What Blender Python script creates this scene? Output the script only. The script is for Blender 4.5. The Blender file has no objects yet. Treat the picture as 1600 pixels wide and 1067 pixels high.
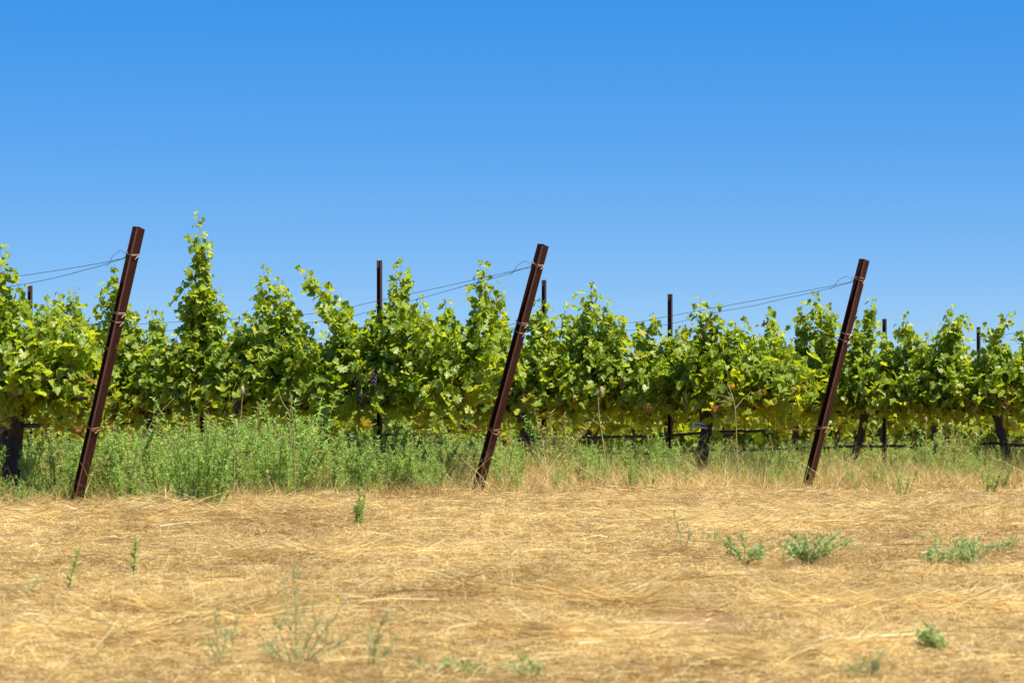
import bpy, math
import numpy as np

scene = bpy.context.scene
COL = scene.collection
RNG = np.random.default_rng(11)
F = 4000.0 / 1600.0          # focal length over sensor width
CAMZ = 0.38                  # camera height over the vineyard floor
HZ = 703.0                   # photo row of the horizon
U = np.array([-math.sqrt(.5), math.sqrt(.5), 0.0])     # direction of the rows (away from the headland)
N = np.array([-math.sqrt(.5), -math.sqrt(.5), 0.0])    # across the rows, towards the viewer
ROWROT = math.radians(135)
ROWS = {1: np.array([-3.33, 19.5, 0]), 2: np.array([-.306, 21.5, 0]), 3: np.array([2.67, 23.3, 0]), 4: np.array([5.64, 25.1, 0])}
for r in range(5, 20):
    ROWS[r] = ROWS[4] + (r - 4) * np.array([2.97, 1.8, 0])

# ------------------------------------------------------------------ helpers
def W(px, py, Y):
    return np.array([(px - 800) / 4000 * Y, Y, CAMZ + (HZ - py) / 4000 * Y])

def row_t(r, px):
    k = (px - 800) / 4000
    b = ROWS[r]
    return (b[0] - k * b[1]) / (math.sqrt(.5) * (1 + k))

def row_pt(r, t, z=0.0):
    p = ROWS[r] + U * t
    return np.array([p[0], p[1], z])

def row_at(r, px, py):
    """point of the row's plane seen at px, py: (t, z)"""
    t = row_t(r, px)
    Y = row_pt(r, t)[1]
    return t, CAMZ + (HZ - py) / 4000 * Y

def _hash(ix, iy, seed):
    h = (ix * 374761393 + iy * 668265263 + seed * 974711) & 0xffffffff
    h = ((h ^ (h >> 13)) * 1274126177) & 0xffffffff
    return ((h ^ (h >> 16)) & 0xffff) / 65535.0

def vnoise(x, y, seed=0):
    x = np.asarray(x, float); y = np.asarray(y, float)
    ix = np.floor(x).astype(np.int64); iy = np.floor(y).astype(np.int64)
    fx = x - ix; fy = y - iy
    fx = fx * fx * (3 - 2 * fx); fy = fy * fy * (3 - 2 * fy)
    a = _hash(ix, iy, seed); b = _hash(ix + 1, iy, seed); c = _hash(ix, iy + 1, seed); d = _hash(ix + 1, iy + 1, seed)
    return (a + (b - a) * fx) * (1 - fy) + (c + (d - c) * fx) * fy - .5

def head_dist(x, y):
    """metres behind (+) or before (-) the line of the end posts"""
    d = np.array([3.0, 1.9]); d /= np.linalg.norm(d)
    nx, ny = -d[1], d[0]
    return (np.asarray(x) + 3.33) * nx + (np.asarray(y) - 19.5) * ny

def ground(x, y):
    x = np.asarray(x, float); y = np.asarray(y, float)
    s = np.clip(18.6 - y, 0, 14.5)
    z = .014 * np.clip(x, -4.5, 0) - .045 * (np.sqrt(s * s + .25) - .5)
    near = np.clip(1 - np.abs(head_dist(x, y) + 3.5) / 5.0, .25, 1)
    z = z + near * (.045 * vnoise(x * .9, y * .8, 1) + .04 * vnoise(x * 2.3, y * 2.0, 2) + .02 * vnoise(x * 6.1, y * 5.3, 3))
    h = head_dist(x, y)
    z = z + .03 * np.exp(-((h + .9) / .45) ** 2) * (.4 + vnoise(x * 1.5, y * 1.5, 5))
    return z

def mesh_np(name, verts, faces, mats, tint=None, smooth=True, fmat=None):
    """faces: list of int arrays (n,k)"""
    me = bpy.data.meshes.new(name)
    verts = np.ascontiguousarray(verts, dtype=np.float32)
    me.vertices.add(len(verts)); me.vertices.foreach_set('co', verts.ravel())
    fl = [np.asarray(f, dtype=np.int32) for f in faces if len(f)]
    loops = np.concatenate([f.ravel() for f in fl])
    sizes = np.concatenate([np.full(len(f), f.shape[1], np.int32) for f in fl])
    starts = np.concatenate([[0], np.cumsum(sizes)[:-1]]).astype(np.int32)
    me.loops.add(len(loops)); me.loops.foreach_set('vertex_index', loops)
    me.polygons.add(len(sizes)); me.polygons.foreach_set('loop_start', starts)
    try: me.polygons.foreach_set('loop_total', sizes)
    except Exception: pass
    for m in (mats if isinstance(mats, (list, tuple)) else [mats]): me.materials.append(m)
    me.polygons.foreach_set('use_smooth', np.full(len(sizes), bool(smooth)))
    if fmat is not None: me.polygons.foreach_set('material_index', np.asarray(fmat, np.int32))
    if tint is not None:
        a = me.attributes.new('tint', 'FLOAT_COLOR', 'POINT')
        t = np.ones((len(verts), 4), np.float32); t[:, :3] = tint
        a.data.foreach_set('color', t.ravel())
    me.update(calc_edges=True)
    return me

class MB:
    """collects vertices and faces of one mesh"""
    def __init__(s): s.v = []; s.f = {}; s.t = []; s.n = 0
    def add(s, v, f, t=None):
        v = np.asarray(v, float).reshape(-1, 3); f = np.asarray(f, int)
        s.v.append(v); s.f.setdefault(f.shape[1], []).append(f + s.n)
        tt = np.zeros((len(v), 3)); 
        if t is not None: tt[:] = t
        s.t.append(tt); s.n += len(v)
    def mesh(s, name, mat, smooth=True):
        return mesh_np(name, np.concatenate(s.v), [np.concatenate(x) for x in s.f.values()], mat, np.concatenate(s.t), smooth)
    def obj(s, name, mat, parent=None, smooth=True):
        return link(name, s.mesh(name, mat, smooth), parent)

def link(name, me, parent=None, loc=None, rotz=None):
    o = bpy.data.objects.new(name, me); COL.objects.link(o)
    if parent is not None: o.parent = parent
    if loc is not None: o.location = [float(c) for c in loc]
    if rotz is not None: o.rotation_euler = (0, 0, rotz)
    return o

def tag(o, label=None, cat=None, group=None, kind=None):
    if label: o['label'] = label
    if cat: o['category'] = cat
    if group: o['group'] = group
    if kind: o['kind'] = kind
    return o

def empty(name, loc, rotz=0.0):
    o = bpy.data.objects.new(name, None); COL.objects.link(o)
    o.location = [float(c) for c in loc]; o.rotation_euler = (0, 0, rotz); o.empty_display_size = .2
    return o

def copy_tree(o, parent=None):
    c = o.copy(); COL.objects.link(c)
    if parent is not None: c.parent = parent
    for ch in list(o.children): copy_tree(ch, c)
    return c

def post_foot(x, y):
    px = 800 + 4000 * np.asarray(x) / y; r = False
    for c in (117, 743, 1258): r = r | (np.abs(px - c - 3) < 30)
    return r

def unit(v):
    v = np.asarray(v, float); return v / np.maximum(np.linalg.norm(v, axis=-1, keepdims=True), 1e-9)

def tube(mb, pts, rad, sides=6, t=None, caps=True):
    pts = np.asarray(pts, float); n = len(pts)
    rad = np.full(n, rad) if np.isscalar(rad) else np.asarray(rad, float)
    tan = unit(np.gradient(pts, axis=0))
    ref = np.array([0, 0, 1.0]) if abs(tan[0][2]) < .9 else np.array([1.0, 0, 0])
    a = unit(np.cross(ref, tan[0])); rings = []
    for i in range(n):
        a = a - tan[i] * np.dot(a, tan[i]); a = unit(a); b = np.cross(tan[i], a)
        th = np.arange(sides) / sides * 2 * math.pi
        rings.append(pts[i] + rad[i] * (np.cos(th)[:, None] * a + np.sin(th)[:, None] * b))
    v = np.concatenate(rings)
    k = np.arange(sides); k2 = (k + 1) % sides
    f = np.concatenate([np.stack([i * sides + k, i * sides + k2, (i + 1) * sides + k2, (i + 1) * sides + k], 1) for i in range(n - 1)])
    mb.add(v, f, t)
    if caps:
        c0 = v[:sides][::-1]; c1 = v[-sides:]
        mb.add(c0, [list(range(sides))], t); mb.add(c1, [list(range(sides))], t)

def ribbons(p, d, L, w, bend, side=None, nseg=3, tipw=.15, rng=RNG):
    """thin blades: start p, direction d, length L, width w, bend (N,3) added * t^2"""
    n = len(p); d = unit(d)
    if side is None:
        side = unit(np.cross(d, rng.normal(size=(n, 3))))
    tt = np.linspace(0, 1, nseg + 1)
    c = p[:, None, :] + d[:, None, :] * (L[:, None] * tt)[..., None] + bend[:, None, :] * (L[:, None] * tt ** 2)[..., None]
    prof = np.maximum(1 - tt ** 2.2, tipw)
    off = side[:, None, :] * (w[:, None] * .5 * prof)[..., None]
    v = np.stack([c - off, c + off], 2).reshape(-1, 3)
    i = np.arange(nseg)
    q = np.stack([2 * i, 2 * i + 1, 2 * i + 3, 2 * i + 2], 1)
    f = (q[None] + (np.arange(n) * 2 * (nseg + 1))[:, None, None]).reshape(-1, 4)
    return v, f, 2 * (nseg + 1)

# ------------------------------------------------------------------ materials
def mat(name):
    m = bpy.data.materials.new(name); m.use_nodes = True
    nt = m.node_tree; nt.nodes.clear()
    out = nt.nodes.new('ShaderNodeOutputMaterial')
    return m, nt, out

def nd(nt, typ, **kw):
    n = nt.nodes.new(typ)
    for k, v in kw.items():
        if k.startswith('i_'):
            key = k[2:]; key = int(key) if key.isdigit() else key.replace('_', ' ')
            n.inputs[key].default_value = v
        else: setattr(n, k, v)
    return n

def ramp(nt, stops):
    r = nt.nodes.new('ShaderNodeValToRGB'); e = r.color_ramp.elements
    while len(e) < len(stops): e.new(.5)
    for x, (p, c) in zip(e, stops): x.position = p; x.color = (*c, 1)
    return r

def mixc(nt, a, b, fac, mode='MIX'):
    m = nt.nodes.new('ShaderNodeMix'); m.data_type = 'RGBA'; m.blend_type = mode
    for sock, v in ((m.inputs[0], fac), (m.inputs[6], a), (m.inputs[7], b)):
        if isinstance(v, bpy.types.NodeSocket): nt.links.new(v, sock)
        elif isinstance(v, (tuple, list)): sock.default_value = (*v, 1) if len(v) == 3 else v
        else: sock.default_value = v
    return m.outputs[2]

def tint_nodes(nt):
    a = nd(nt, 'ShaderNodeAttribute', attribute_name='tint')
    s = nt.nodes.new('ShaderNodeSeparateColor'); nt.links.new(a.outputs['Color'], s.inputs[0])
    return s.outputs[0], s.outputs[1], s.outputs[2]

def leafy(name, dark, light, alt, brown, tr, trf, rough=.45, spec=.5, noise=40):
    """two-sided leaf: tint r = towards alt colour, g = dark..light, b = brown"""
    m, nt, out = mat(name); L = nt.links
    r, g, b = tint_nodes(nt)
    c = mixc(nt, mixc(nt, dark, light, g), alt, r)
    c = mixc(nt, c, brown, b)
    nz = nd(nt, 'ShaderNodeTexNoise', i_Scale=noise, i_Detail=3.0)
    tc = nd(nt, 'ShaderNodeTexCoord'); L.new(tc.outputs['Object'], nz.inputs['Vector'])
    rp = ramp(nt, [(.3, (.72, .72, .72)), (.7, (1.22, 1.22, 1.15))]); L.new(nz.outputs[0], rp.inputs[0])
    c = mixc(nt, c, rp.outputs[0], 1.0, 'MULTIPLY')
    p = nd(nt, 'ShaderNodeBsdfPrincipled', i_Roughness=rough); p.inputs['Specular IOR Level'].default_value = spec
    L.new(c, p.inputs['Base Color'])
    bp = nd(nt, 'ShaderNodeBump', i_Strength=.35, i_Distance=.004); L.new(nz.outputs[0], bp.inputs['Height']); L.new(bp.outputs[0], p.inputs['Normal'])
    t = nt.nodes.new('ShaderNodeBsdfTranslucent')
    L.new(mixc(nt, c, tr, 1.0, 'MULTIPLY'), t.inputs[0])
    mx = nt.nodes.new('ShaderNodeMixShader'); mx.inputs[0].default_value = trf
    L.new(p.outputs[0], mx.inputs[1]); L.new(t.outputs[0], mx.inputs[2]); L.new(mx.outputs[0], out.inputs[0])
    return m

def solid(name, c0, c1, scale=20, rough=.6, metal=0.0, spec=.5, bump=.3, stretch=(1, 1, 1), use_tint=False, dist=.004):
    m, nt, out = mat(name); L = nt.links
    tc = nd(nt, 'ShaderNodeTexCoord'); mp = nd(nt, 'ShaderNodeMapping'); mp.inputs['Scale'].default_value = stretch
    L.new(tc.outputs['Object'], mp.inputs[0])
    nz = nd(nt, 'ShaderNodeTexNoise', i_Scale=scale, i_Detail=6.0); nz.inputs['Roughness'].default_value = .65
    L.new(mp.outputs[0], nz.inputs['Vector'])
    rp = ramp(nt, [(.3, c0), (.7, c1)]); L.new(nz.outputs[0], rp.inputs[0])
    p = nd(nt, 'ShaderNodeBsdfPrincipled', i_Roughness=rough, i_Metallic=metal); p.inputs['Specular IOR Level'].default_value = spec
    L.new(rp.outputs[0], p.inputs['Base Color'])
    bp = nd(nt, 'ShaderNodeBump', i_Strength=bump, i_Distance=dist); L.new(nz.outputs[0], bp.inputs['Height']); L.new(bp.outputs[0], p.inputs['Normal'])
    L.new(p.outputs[0], out.inputs[0])
    return m

M = {}
M['leaf'] = leafy('vine_leaf', (.105, .178, .012), (.27, .36, .035), (.38, .38, .03), (.26, .12, .035), (2.3, 2.1, .6), .47, rough=.42, spec=.40)
M['cane'] = solid('vine_cane', (.10, .09, .03), (.22, .15, .07), 60)
M['bark'] = solid('vine_bark', (.018, .014, .013), (.075, .055, .045), 45, rough=.95, bump=1.0, stretch=(1, 1, .22), dist=.012)
M['steel'] = solid('rusted_steel', (.025, .007, .006), (.085, .022, .015), 9, rough=.55, spec=.25, bump=.10, stretch=(1, 1, .25))
M['edge'] = solid('edge_glint', (.10, .040, .024), (.27, .125, .075), 12, rough=.5, spec=.5, bump=.1, stretch=(1, 1, .12))  # lighter rust tone: painted highlight for the post ridge
M['stake'] = solid('stake_steel', (.03, .014, .016), (.075, .035, .034), 14, rough=.6, spec=.4, bump=.1, stretch=(1, 1, .3))
M['hole'] = solid('bare_metal', (.45, .45, .46), (.6, .6, .6), 30, rough=.4, metal=.6)
M['wire'] = solid('trellis_wire', (.035, .035, .04), (.09, .085, .085), 40, rough=.5, metal=.5)
M['tie'] = solid('tie_wire', (.32, .22, .15), (.55, .42, .33), 60, rough=.5, metal=.3)
M['rust'] = solid('rusty_wire', (.30, .12, .045), (.52, .25, .10), 60, rough=.7)
M['hose'] = solid('black_hose', (.008, .008, .010), (.02, .02, .024), 20, rough=.35, bump=.05)
M['tape'] = solid('pale_tape', (.35, .42, .52), (.6, .66, .75), 40, rough=.5)
M['grape'] = solid('grape_skin', (.035, .010, .03), (.11, .05, .10), 70, rough=.5)
M['weed'] = leafy('weed_leaf', (.15, .27, .045), (.34, .48, .115), (.50, .52, .15), (.42, .30, .13), (1.8, 1.8, 1.2), .35, rough=.6, spec=.25)
M['herb'] = leafy('herb_leaf', (.19, .29, .10), (.36, .45, .19), (.42, .46, .15), (.40, .28, .12), (1.8, 1.8, 1.2), .35, rough=.6, spec=.25)
M['grey'] = leafy('fennel_leaf', (.21, .28, .11), (.38, .43, .19), (.46, .44, .15), (.42, .30, .13), (1.5, 1.5, 1.2), .3, rough=.6, spec=.25)
M['stalk'] = leafy('dead_stalk', (.30, .24, .11), (.50, .42, .22), (.28, .30, .10), (.30, .17, .08), (1.3, 1.2, 1.0), .15, rough=.7, spec=.2)
M['straw'] = leafy('straw', (.30, .185, .05), (.74, .565, .235), (.85, .73, .45), (.22, .125, .042), (1.35, 1.15, .8), .25, rough=.6, spec=.3, noise=6)
M['flower'] = solid('yellow_petal', (.6, .45, .03), (.75, .58, .05), 30)

def soil_material():
    m, nt, out = mat('dry_soil'); L = nt.links
    tc = nd(nt, 'ShaderNodeTexCoord')
    n1 = nd(nt, 'ShaderNodeTexNoise', i_Scale=1.3, i_Detail=5.0); L.new(tc.outputs['Object'], n1.inputs['Vector'])
    n2 = nd(nt, 'ShaderNodeTexNoise', i_Scale=26, i_Detail=8.0); n2.inputs['Roughness'].default_value = .75; L.new(tc.outputs['Object'], n2.inputs['Vector'])
    r1 = ramp(nt, [(.3, (.27, .16, .065)), (.7, (.40, .26, .11))]); L.new(n1.outputs[0], r1.inputs[0])
    r2 = ramp(nt, [(.25, (.55, .5, .45)), (.55, (1, 1, 1)), (.75, (1.25, 1.2, 1.1))]); L.new(n2.outputs[0], r2.inputs[0])
    c = mixc(nt, r1.outputs[0], r2.outputs[0], 1.0, 'MULTIPLY')
    r, g, b = tint_nodes(nt)      # b: bare reddish earth scraped free of straw
    red = ramp(nt, [(.3, (.20, .10, .04)), (.7, (.40, .235, .11))]); L.new(n2.outputs[0], red.inputs[0])
    c = mixc(nt, c, red.outputs[0], b)
    p = nd(nt, 'ShaderNodeBsdfPrincipled', i_Roughness=.95); p.inputs['Specular IOR Level'].default_value = .1
    L.new(c, p.inputs['Base Color'])
    bp = nd(nt, 'ShaderNodeBump', i_Strength=.9, i_Distance=.03); L.new(n2.outputs[0], bp.inputs['Height']); L.new(bp.outputs[0], p.inputs['Normal'])
    L.new(p.outputs[0], out.inputs[0])
    return m
M['soil'] = soil_material()

# ------------------------------------------------------------------ ground
BARE = np.array([.746, 10.66]); BARE_R = np.array([.19, .36])
def bare(x, y):
    q = .8 * ((x - BARE[0]) / BARE_R[0]) ** 2 + .8 * ((y - BARE[1]) / BARE_R[1]) ** 2 + .9 * vnoise(x * 14, y * 9, 9)
    return np.clip((1.25 - q) * 2, 0, 1)

def build_ground():
    xs = np.concatenate([[-900, -300, -100, -40, -20], np.arange(-12, 12.01, .11), [20, 40, 100, 300, 900]])
    ys = np.concatenate([[-60, -10, 0, 2], np.arange(3.5, 32, .09), np.arange(32, 60, 1.0), [80, 120, 200, 400, 900, 2500]])
    X, Y = np.meshgrid(xs, ys)
    Z = ground(X, Y)
    v = np.stack([X, Y, Z], -1).reshape(-1, 3)
    nx = len(xs); i, j = np.meshgrid(np.arange(len(ys) - 1), np.arange(nx - 1), indexing='ij')
    a = (i * nx + j).ravel()
    f = np.stack([a, a + 1, a + nx + 1, a + nx], 1)
    t = np.zeros((len(v), 3)); t[:, 2] = bare(v[:, 0], v[:, 1])
    o = link('ground', mesh_np('ground', v, [f], M['soil'], t))
    tag(o, kind='structure')
build_ground()

# ------------------------------------------------------------------ dry straw
def ground_hit(px, py):
    Ys = np.linspace(4.5, 40, 3000)
    z = CAMZ + (HZ - py) / 4000 * Ys
    g = ground((px - 800) / 4000 * Ys, Ys)
    k = np.argmax(z <= g)
    return float(Ys[k]) if (z <= g).any() else 30.0

def build_straw():
    rng = np.random.default_rng(3)
    V = []; Fq = []; T = []; base = 0
    def emit(p, d, L, w, bend, tint, nseg=3, side=None):
        nonlocal base
        v, f, k = ribbons(p, d, L, w, bend, side=side, nseg=nseg, rng=rng)
        V.append(v); Fq.append(f + base); T.append(np.repeat(tint, k, axis=0)); base += len(v)
    def scatter(n, y0, y1, pw=1.0):
        y = y0 + (y1 - y0) * rng.random(n) ** pw
        half = .2 * y + 2.2
        x = (rng.random(n) * 2 - 1) * half
        return x, y
    def tints(n, x, y):
        g = np.clip(.55 + .7 * vnoise(x * 2.3, y * 2.0, 21) + .4 * vnoise(x * .6, y * .5, 25) + rng.normal(0, .34, n), 0, 1)
        r = np.where(rng.random(n) < .14, rng.random(n) * .9, 0)
        b = np.where(rng.random(n) < .12, rng.random(n) * .8, np.clip(.9 * vnoise(x * 3.1, y * 2.9, 22) - .16, 0, .4))
        return np.stack([r, g, b], 1)
    def lying(n, y0, y1, lmin, lmax, wmin, wmax, lift=.05, up=.22, pw=1.0, spread=.75):
        x, y = scatter(n, y0, y1, pw)
        keep = (bare(x, y) < .12 + .9 * (rng.random(n) < .10)) & (rng.random(n) < 1.0 - .75 * np.clip(head_dist(x, y) / 3, 0, 1))
        x = x[keep]; y = y[keep]; n = len(x)
        ang = 5.5 * vnoise(x * .55, y * .5, 31) + 2.6 * vnoise(x * 1.6, y * 1.5, 32) + rng.normal(0, spread, n) + np.where(rng.random(n) < .5, math.pi, 0)
        d = np.stack([np.cos(ang), np.sin(ang) * .8, np.abs(rng.normal(0, up, n)) + .02], 1)
        mound = np.clip(vnoise(x * 1.9, y * 1.7, 33) + .25, 0, 1)
        p = np.stack([x, y, ground(x, y) + rng.random(n) ** 1.6 * (lift * (.35 + 1.5 * mound))], 1)
        L = lmin + (lmax - lmin) * rng.random(n) ** 1.5
        w = wmin + (wmax - wmin) * rng.random(n)
        bend = np.stack([rng.normal(0, .25, n), rng.normal(0, .25, n), -np.abs(d[:, 2]) * 1.1 - .03 + rng.normal(0, .05, n)], 1)
        emit(p, d, L, w, bend, tints(n, x, y))
    # flattened mat
    lying(30000, 5.0, 8.5, .03, .18, .0014, .0032, lift=.04, up=.7, spread=1.6)
    lying(150000, 8.2, 13.0, .03, .18, .0013, .0032, lift=.045, up=.7, spread=1.6)
    lying(170000, 12.5, 20.0, .03, .20, .0016, .0038, lift=.045, up=.7, spread=1.6)
    lying(50000, 19.5, 30.0, .05, .26, .003, .006, lift=.06, up=.45, spread=1.6)
    # pale longer stems lying on top
    lying(3000, 8.0, 20.0, .2, .60, .0025, .0048, lift=.10, up=.12, spread=.5)
    # standing stubble, short
    def standing(x, y, hmin, hmax, w0, w1, lean=.35, green=0.0):
        n = len(x)
        keep = (bare(x, y) < .3) & ~(post_foot(x, y) & (np.abs(head_dist(x, y) + .45) < .6) & (hmax > .14) & (rng.random(n) < .9))
        x = x[keep]; y = y[keep]; n = len(x)
        d = np.stack([rng.normal(0, lean, n), rng.normal(0, lean, n), np.ones(n)], 1)
        L = hmin + (hmax - hmin) * rng.random(n) ** 1.4
        p = np.stack([x, y, ground(x, y) - .005], 1)
        bend = np.stack([rng.normal(0, .35, n), rng.normal(0, .35, n), -np.abs(rng.normal(0, .35, n))], 1)
        emit(p, d, L, w0 + (w1 - w0) * rng.random(n), bend, tints(n, x, y))
    x, y = scatter(90000, 7.5, 13.0); k = vnoise(x * 2.4, y * 2.1, 41) > -.12 - .2 * rng.random(len(x)); standing(x[k], y[k], .03, .13, .0012, .0026, .7)
    x, y = scatter(110000, 12.5, 20.0); k = vnoise(x * 1.8, y * 1.5, 42) > -.08 - .2 * rng.random(len(x)); standing(x[k], y[k], .03, .11, .0014, .0030, .7)
    # the thick dry fringe along the foot of the rows
    n = 72000
    x = rng.uniform(-5.6, 9.6, n); h = rng.normal(-.25, .55, n)
    y = 19.5 + (x + 3.33) * .6333 + h * 1.18
    k = rng.random(n) < np.clip(.55 + 1.5 * vnoise(x * 1.3, y * 1.0, 43), .12, 1)
    x = x[k]; y = y[k]
    hk = np.clip(.72 + .14 * x + .9 * vnoise(x * 1.1, y * 1.1, 63), .3, 1.15)
    for lo, hi in ((0, .7), (.7, .9), (.9, 2)):
        kk = (hk >= lo) & (hk < hi)
        if kk.any(): standing(x[kk], y[kk], .06, .34 * min(1, hi * .85), .002, .0042, .55)
    n = 46000
    x = rng.uniform(-5.6, 9.8, n); h = np.abs(rng.normal(0, 1.3, n)) - .2; y = 19.5 + (x + 3.33) * .6333 + h * 1.18
    k = rng.random(n) < np.clip(.45 + .16 * x, .12, 1) * np.clip(.6 + 1.3 * vnoise(x * 1.5, y * 1.2, 47), .1, 1)
    standing(x[k], y[k], .12, .40, .0025, .005, .35)
    def tufts(cx, cy, nb, h0, h1, w0, w1, rad, lean):
        m = len(cx); bx = np.repeat(cx, nb) + rng.normal(0, rad, m * nb); by = np.repeat(cy, nb) + rng.normal(0, rad, m * nb)
        la = np.repeat(rng.uniform(0, 6.28, m), nb); n = m * nb
        kb = (bare(bx, by) < .1) & ~(post_foot(bx, by) & (np.abs(head_dist(bx, by) + .45) < .6) & (h1 > .16))
        d = np.stack([(bx - np.repeat(cx, nb)) / rad * .3 + np.cos(la) * lean + rng.normal(0, .25, n), (by - np.repeat(cy, nb)) / rad * .3 + np.sin(la) * lean + rng.normal(0, .25, n), np.ones(n)], 1)
        L = np.repeat(rng.uniform(.6, 1.0, m), nb) * (h0 + (h1 - h0) * rng.random(n))
        bend = np.stack([np.cos(la) * .4 + rng.normal(0, .25, n), np.sin(la) * .4 + rng.normal(0, .25, n), -np.abs(rng.normal(.25, .3, n))], 1)
        p = np.stack([bx, by, ground(bx, by) - .004], 1); w = rng.uniform(w0, w1, n); t = tints(n, bx, by)
        emit(p[kb], d[kb], L[kb], w[kb], bend[kb], t[kb])
    x, y = scatter(2600, 7.8, 19.6); tufts(x, y, 20, .04, .15, .0012, .0028, .035, .5)
    n = 900; x = rng.uniform(-5.4, 9.6, n); h = rng.normal(-.35, .4, n); y = 19.5 + (x + 3.33) * .6333 + h * 1.18
    k = rng.random(n) < np.interp(x, [-5, -2, 0, 2, 8], [.35, .4, .8, 1, 1]); tufts(x[k], y[k], 26, .10, .36, .002, .004, .05, .25)
    n = 1050; x = rng.uniform(-1.2, 10, n); h = np.abs(rng.normal(.6, .8, n)); y = 19.5 + (x + 3.33) * .6333 + h * 1.18
    k = vnoise(x * 1.3, y * 1.2, 67) > -.08; x = x[k]; y = y[k]
    tufts(x, y, 28, .2, .66, .002, .004, .05, .25)
    # hay swaths combed in one direction
    for (cx, cy, ln, wd, ang, hh, cnt) in [(-1.45, 11.0, 1.1, .14, -.55, .09, 3600), (-1.75, 10.2, .9, .2, -.4, .09, 2800), (.15, 11.6, 1.1, .16, -.65, .09, 3600), (.2, 10.0, .8, .16, -.4, .07, 2400), (1.7, 11.2, 1.2, .2, .1, .08, 3000), (-2.3, 17.2, 2.0, .22, .12, .08, 3000), (-3.0, 17.8, 1.6, .22, .15, .08, 3000), (1.5, 16.0, 1.6, .2, .05, .05, 2000), (2.6, 17.2, 2.0, .22, .08, .05, 2200), (-.9, 14.0, 1.4, .2, .05, .05, 2000), (1.1, 9.5, .8, .16, .5, .06, 2000)]:
        cnt = int(cnt * .7)
        s = rng.uniform(-.5, .5, cnt) * ln; q = rng.normal(0, wd * .5, cnt)
        a = ang + .35 * np.sin(s / ln * 4) + rng.normal(0, .42, cnt) + np.where(rng.random(cnt) < .4, math.pi, 0)
        x = cx + s * math.cos(ang) - q * math.sin(ang); y = cy + s * math.sin(ang) * 1.6 + q * math.cos(ang) * 1.4
        kb = bare(x, y) < .1; x = x[kb]; y = y[kb]; a = a[kb]; q = q[kb]; cnt = len(x)
        lift = .7 * hh * np.exp(-(q / (wd * .6)) ** 2) * rng.random(cnt) ** .7
        p = np.stack([x, y, ground(x, y) + lift], 1)
        d = np.stack([np.cos(a), np.sin(a) * 1.3, rng.normal(.12, .28, cnt)], 1)
        sc = .55 + .45 * min(1, cy / 16)
        L = rng.uniform(.10, .36, cnt); w = rng.uniform(.0018, .0038, cnt)
        bend = np.stack([rng.normal(0, .2, cnt), rng.normal(0, .2, cnt), -.12 + rng.normal(0, .05, cnt)], 1)
        emit(p, d, L, w, bend, tints(cnt, x, y) * np.array([1, 1, .45]) + np.array([0, .12, 0]))
    # single long pale stems lying on the mat
    for (xa, ya, xb, yb) in [(962, 993, 1108, 991), (1330, 1018, 1522, 1003), (905, 1028, 962, 1020), (1500, 1036, 1560, 1040), (130, 975, 150, 955), (880, 940, 850, 895), (1440, 880, 1500, 862), (700, 1003, 742, 990), (250, 835, 330, 822), (1130, 905, 1215, 912), (560, 935, 600, 905), (1030, 905, 1110, 912)]:
        Y0 = ground_hit(xa, ya); Y1 = ground_hit(xb, yb)
        A = np.array([(xa - 800) / 4000 * Y0, Y0, 0]); B = np.array([(xb - 800) / 4000 * Y1, Y1, 0])
        if abs(Y1 - Y0) > 1.0: B[1] = A[1] + .5 * np.sign(Y1 - Y0)
        for P_ in (A, B): P_[2] = float(ground(P_[0], P_[1])) + .055
        Ls = np.linalg.norm(B - A)
        emit(A[None], (B - A)[None], np.array([Ls]), np.array([.006]), np.array([[0, .05, -.04]]), np.array([[.9, .9, 0]]), nseg=4, side=np.array([[0, .3, 1.0]]))
    # tall pale stems leaning before the second and third posts
    cnt = 260
    x = np.concatenate([rng.normal(-.2, .45, 110), rng.uniform(-2, 5.6, 150)]); h = rng.normal(.1, .35, cnt); y = 19.5 + (x + 3.33) * .6333 + h * 1.18
    d = np.stack([rng.normal(-.45, .4, cnt), rng.normal(0, .3, cnt), np.full(cnt, .8)], 1)
    emit(np.stack([x, y, ground(x, y)], 1), d, rng.uniform(.2, .52, cnt), rng.uniform(.003, .005, cnt), np.stack([rng.normal(-.1, .25, cnt), rng.normal(0, .2, cnt), -np.abs(rng.normal(.1, .15, cnt))], 1), np.stack([rng.random(cnt) * .8, rng.uniform(.6, 1, cnt), np.zeros(cnt)], 1), nseg=4)
    o = link('dry_grass', mesh_np('dry_grass', np.concatenate(V), [np.concatenate(Fq)], M['straw'], np.concatenate(T)))
    tag(o, 'tan dry grass and flattened straw covering the ground before the vine rows', 'dry grass', kind='stuff')
build_straw()

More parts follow.
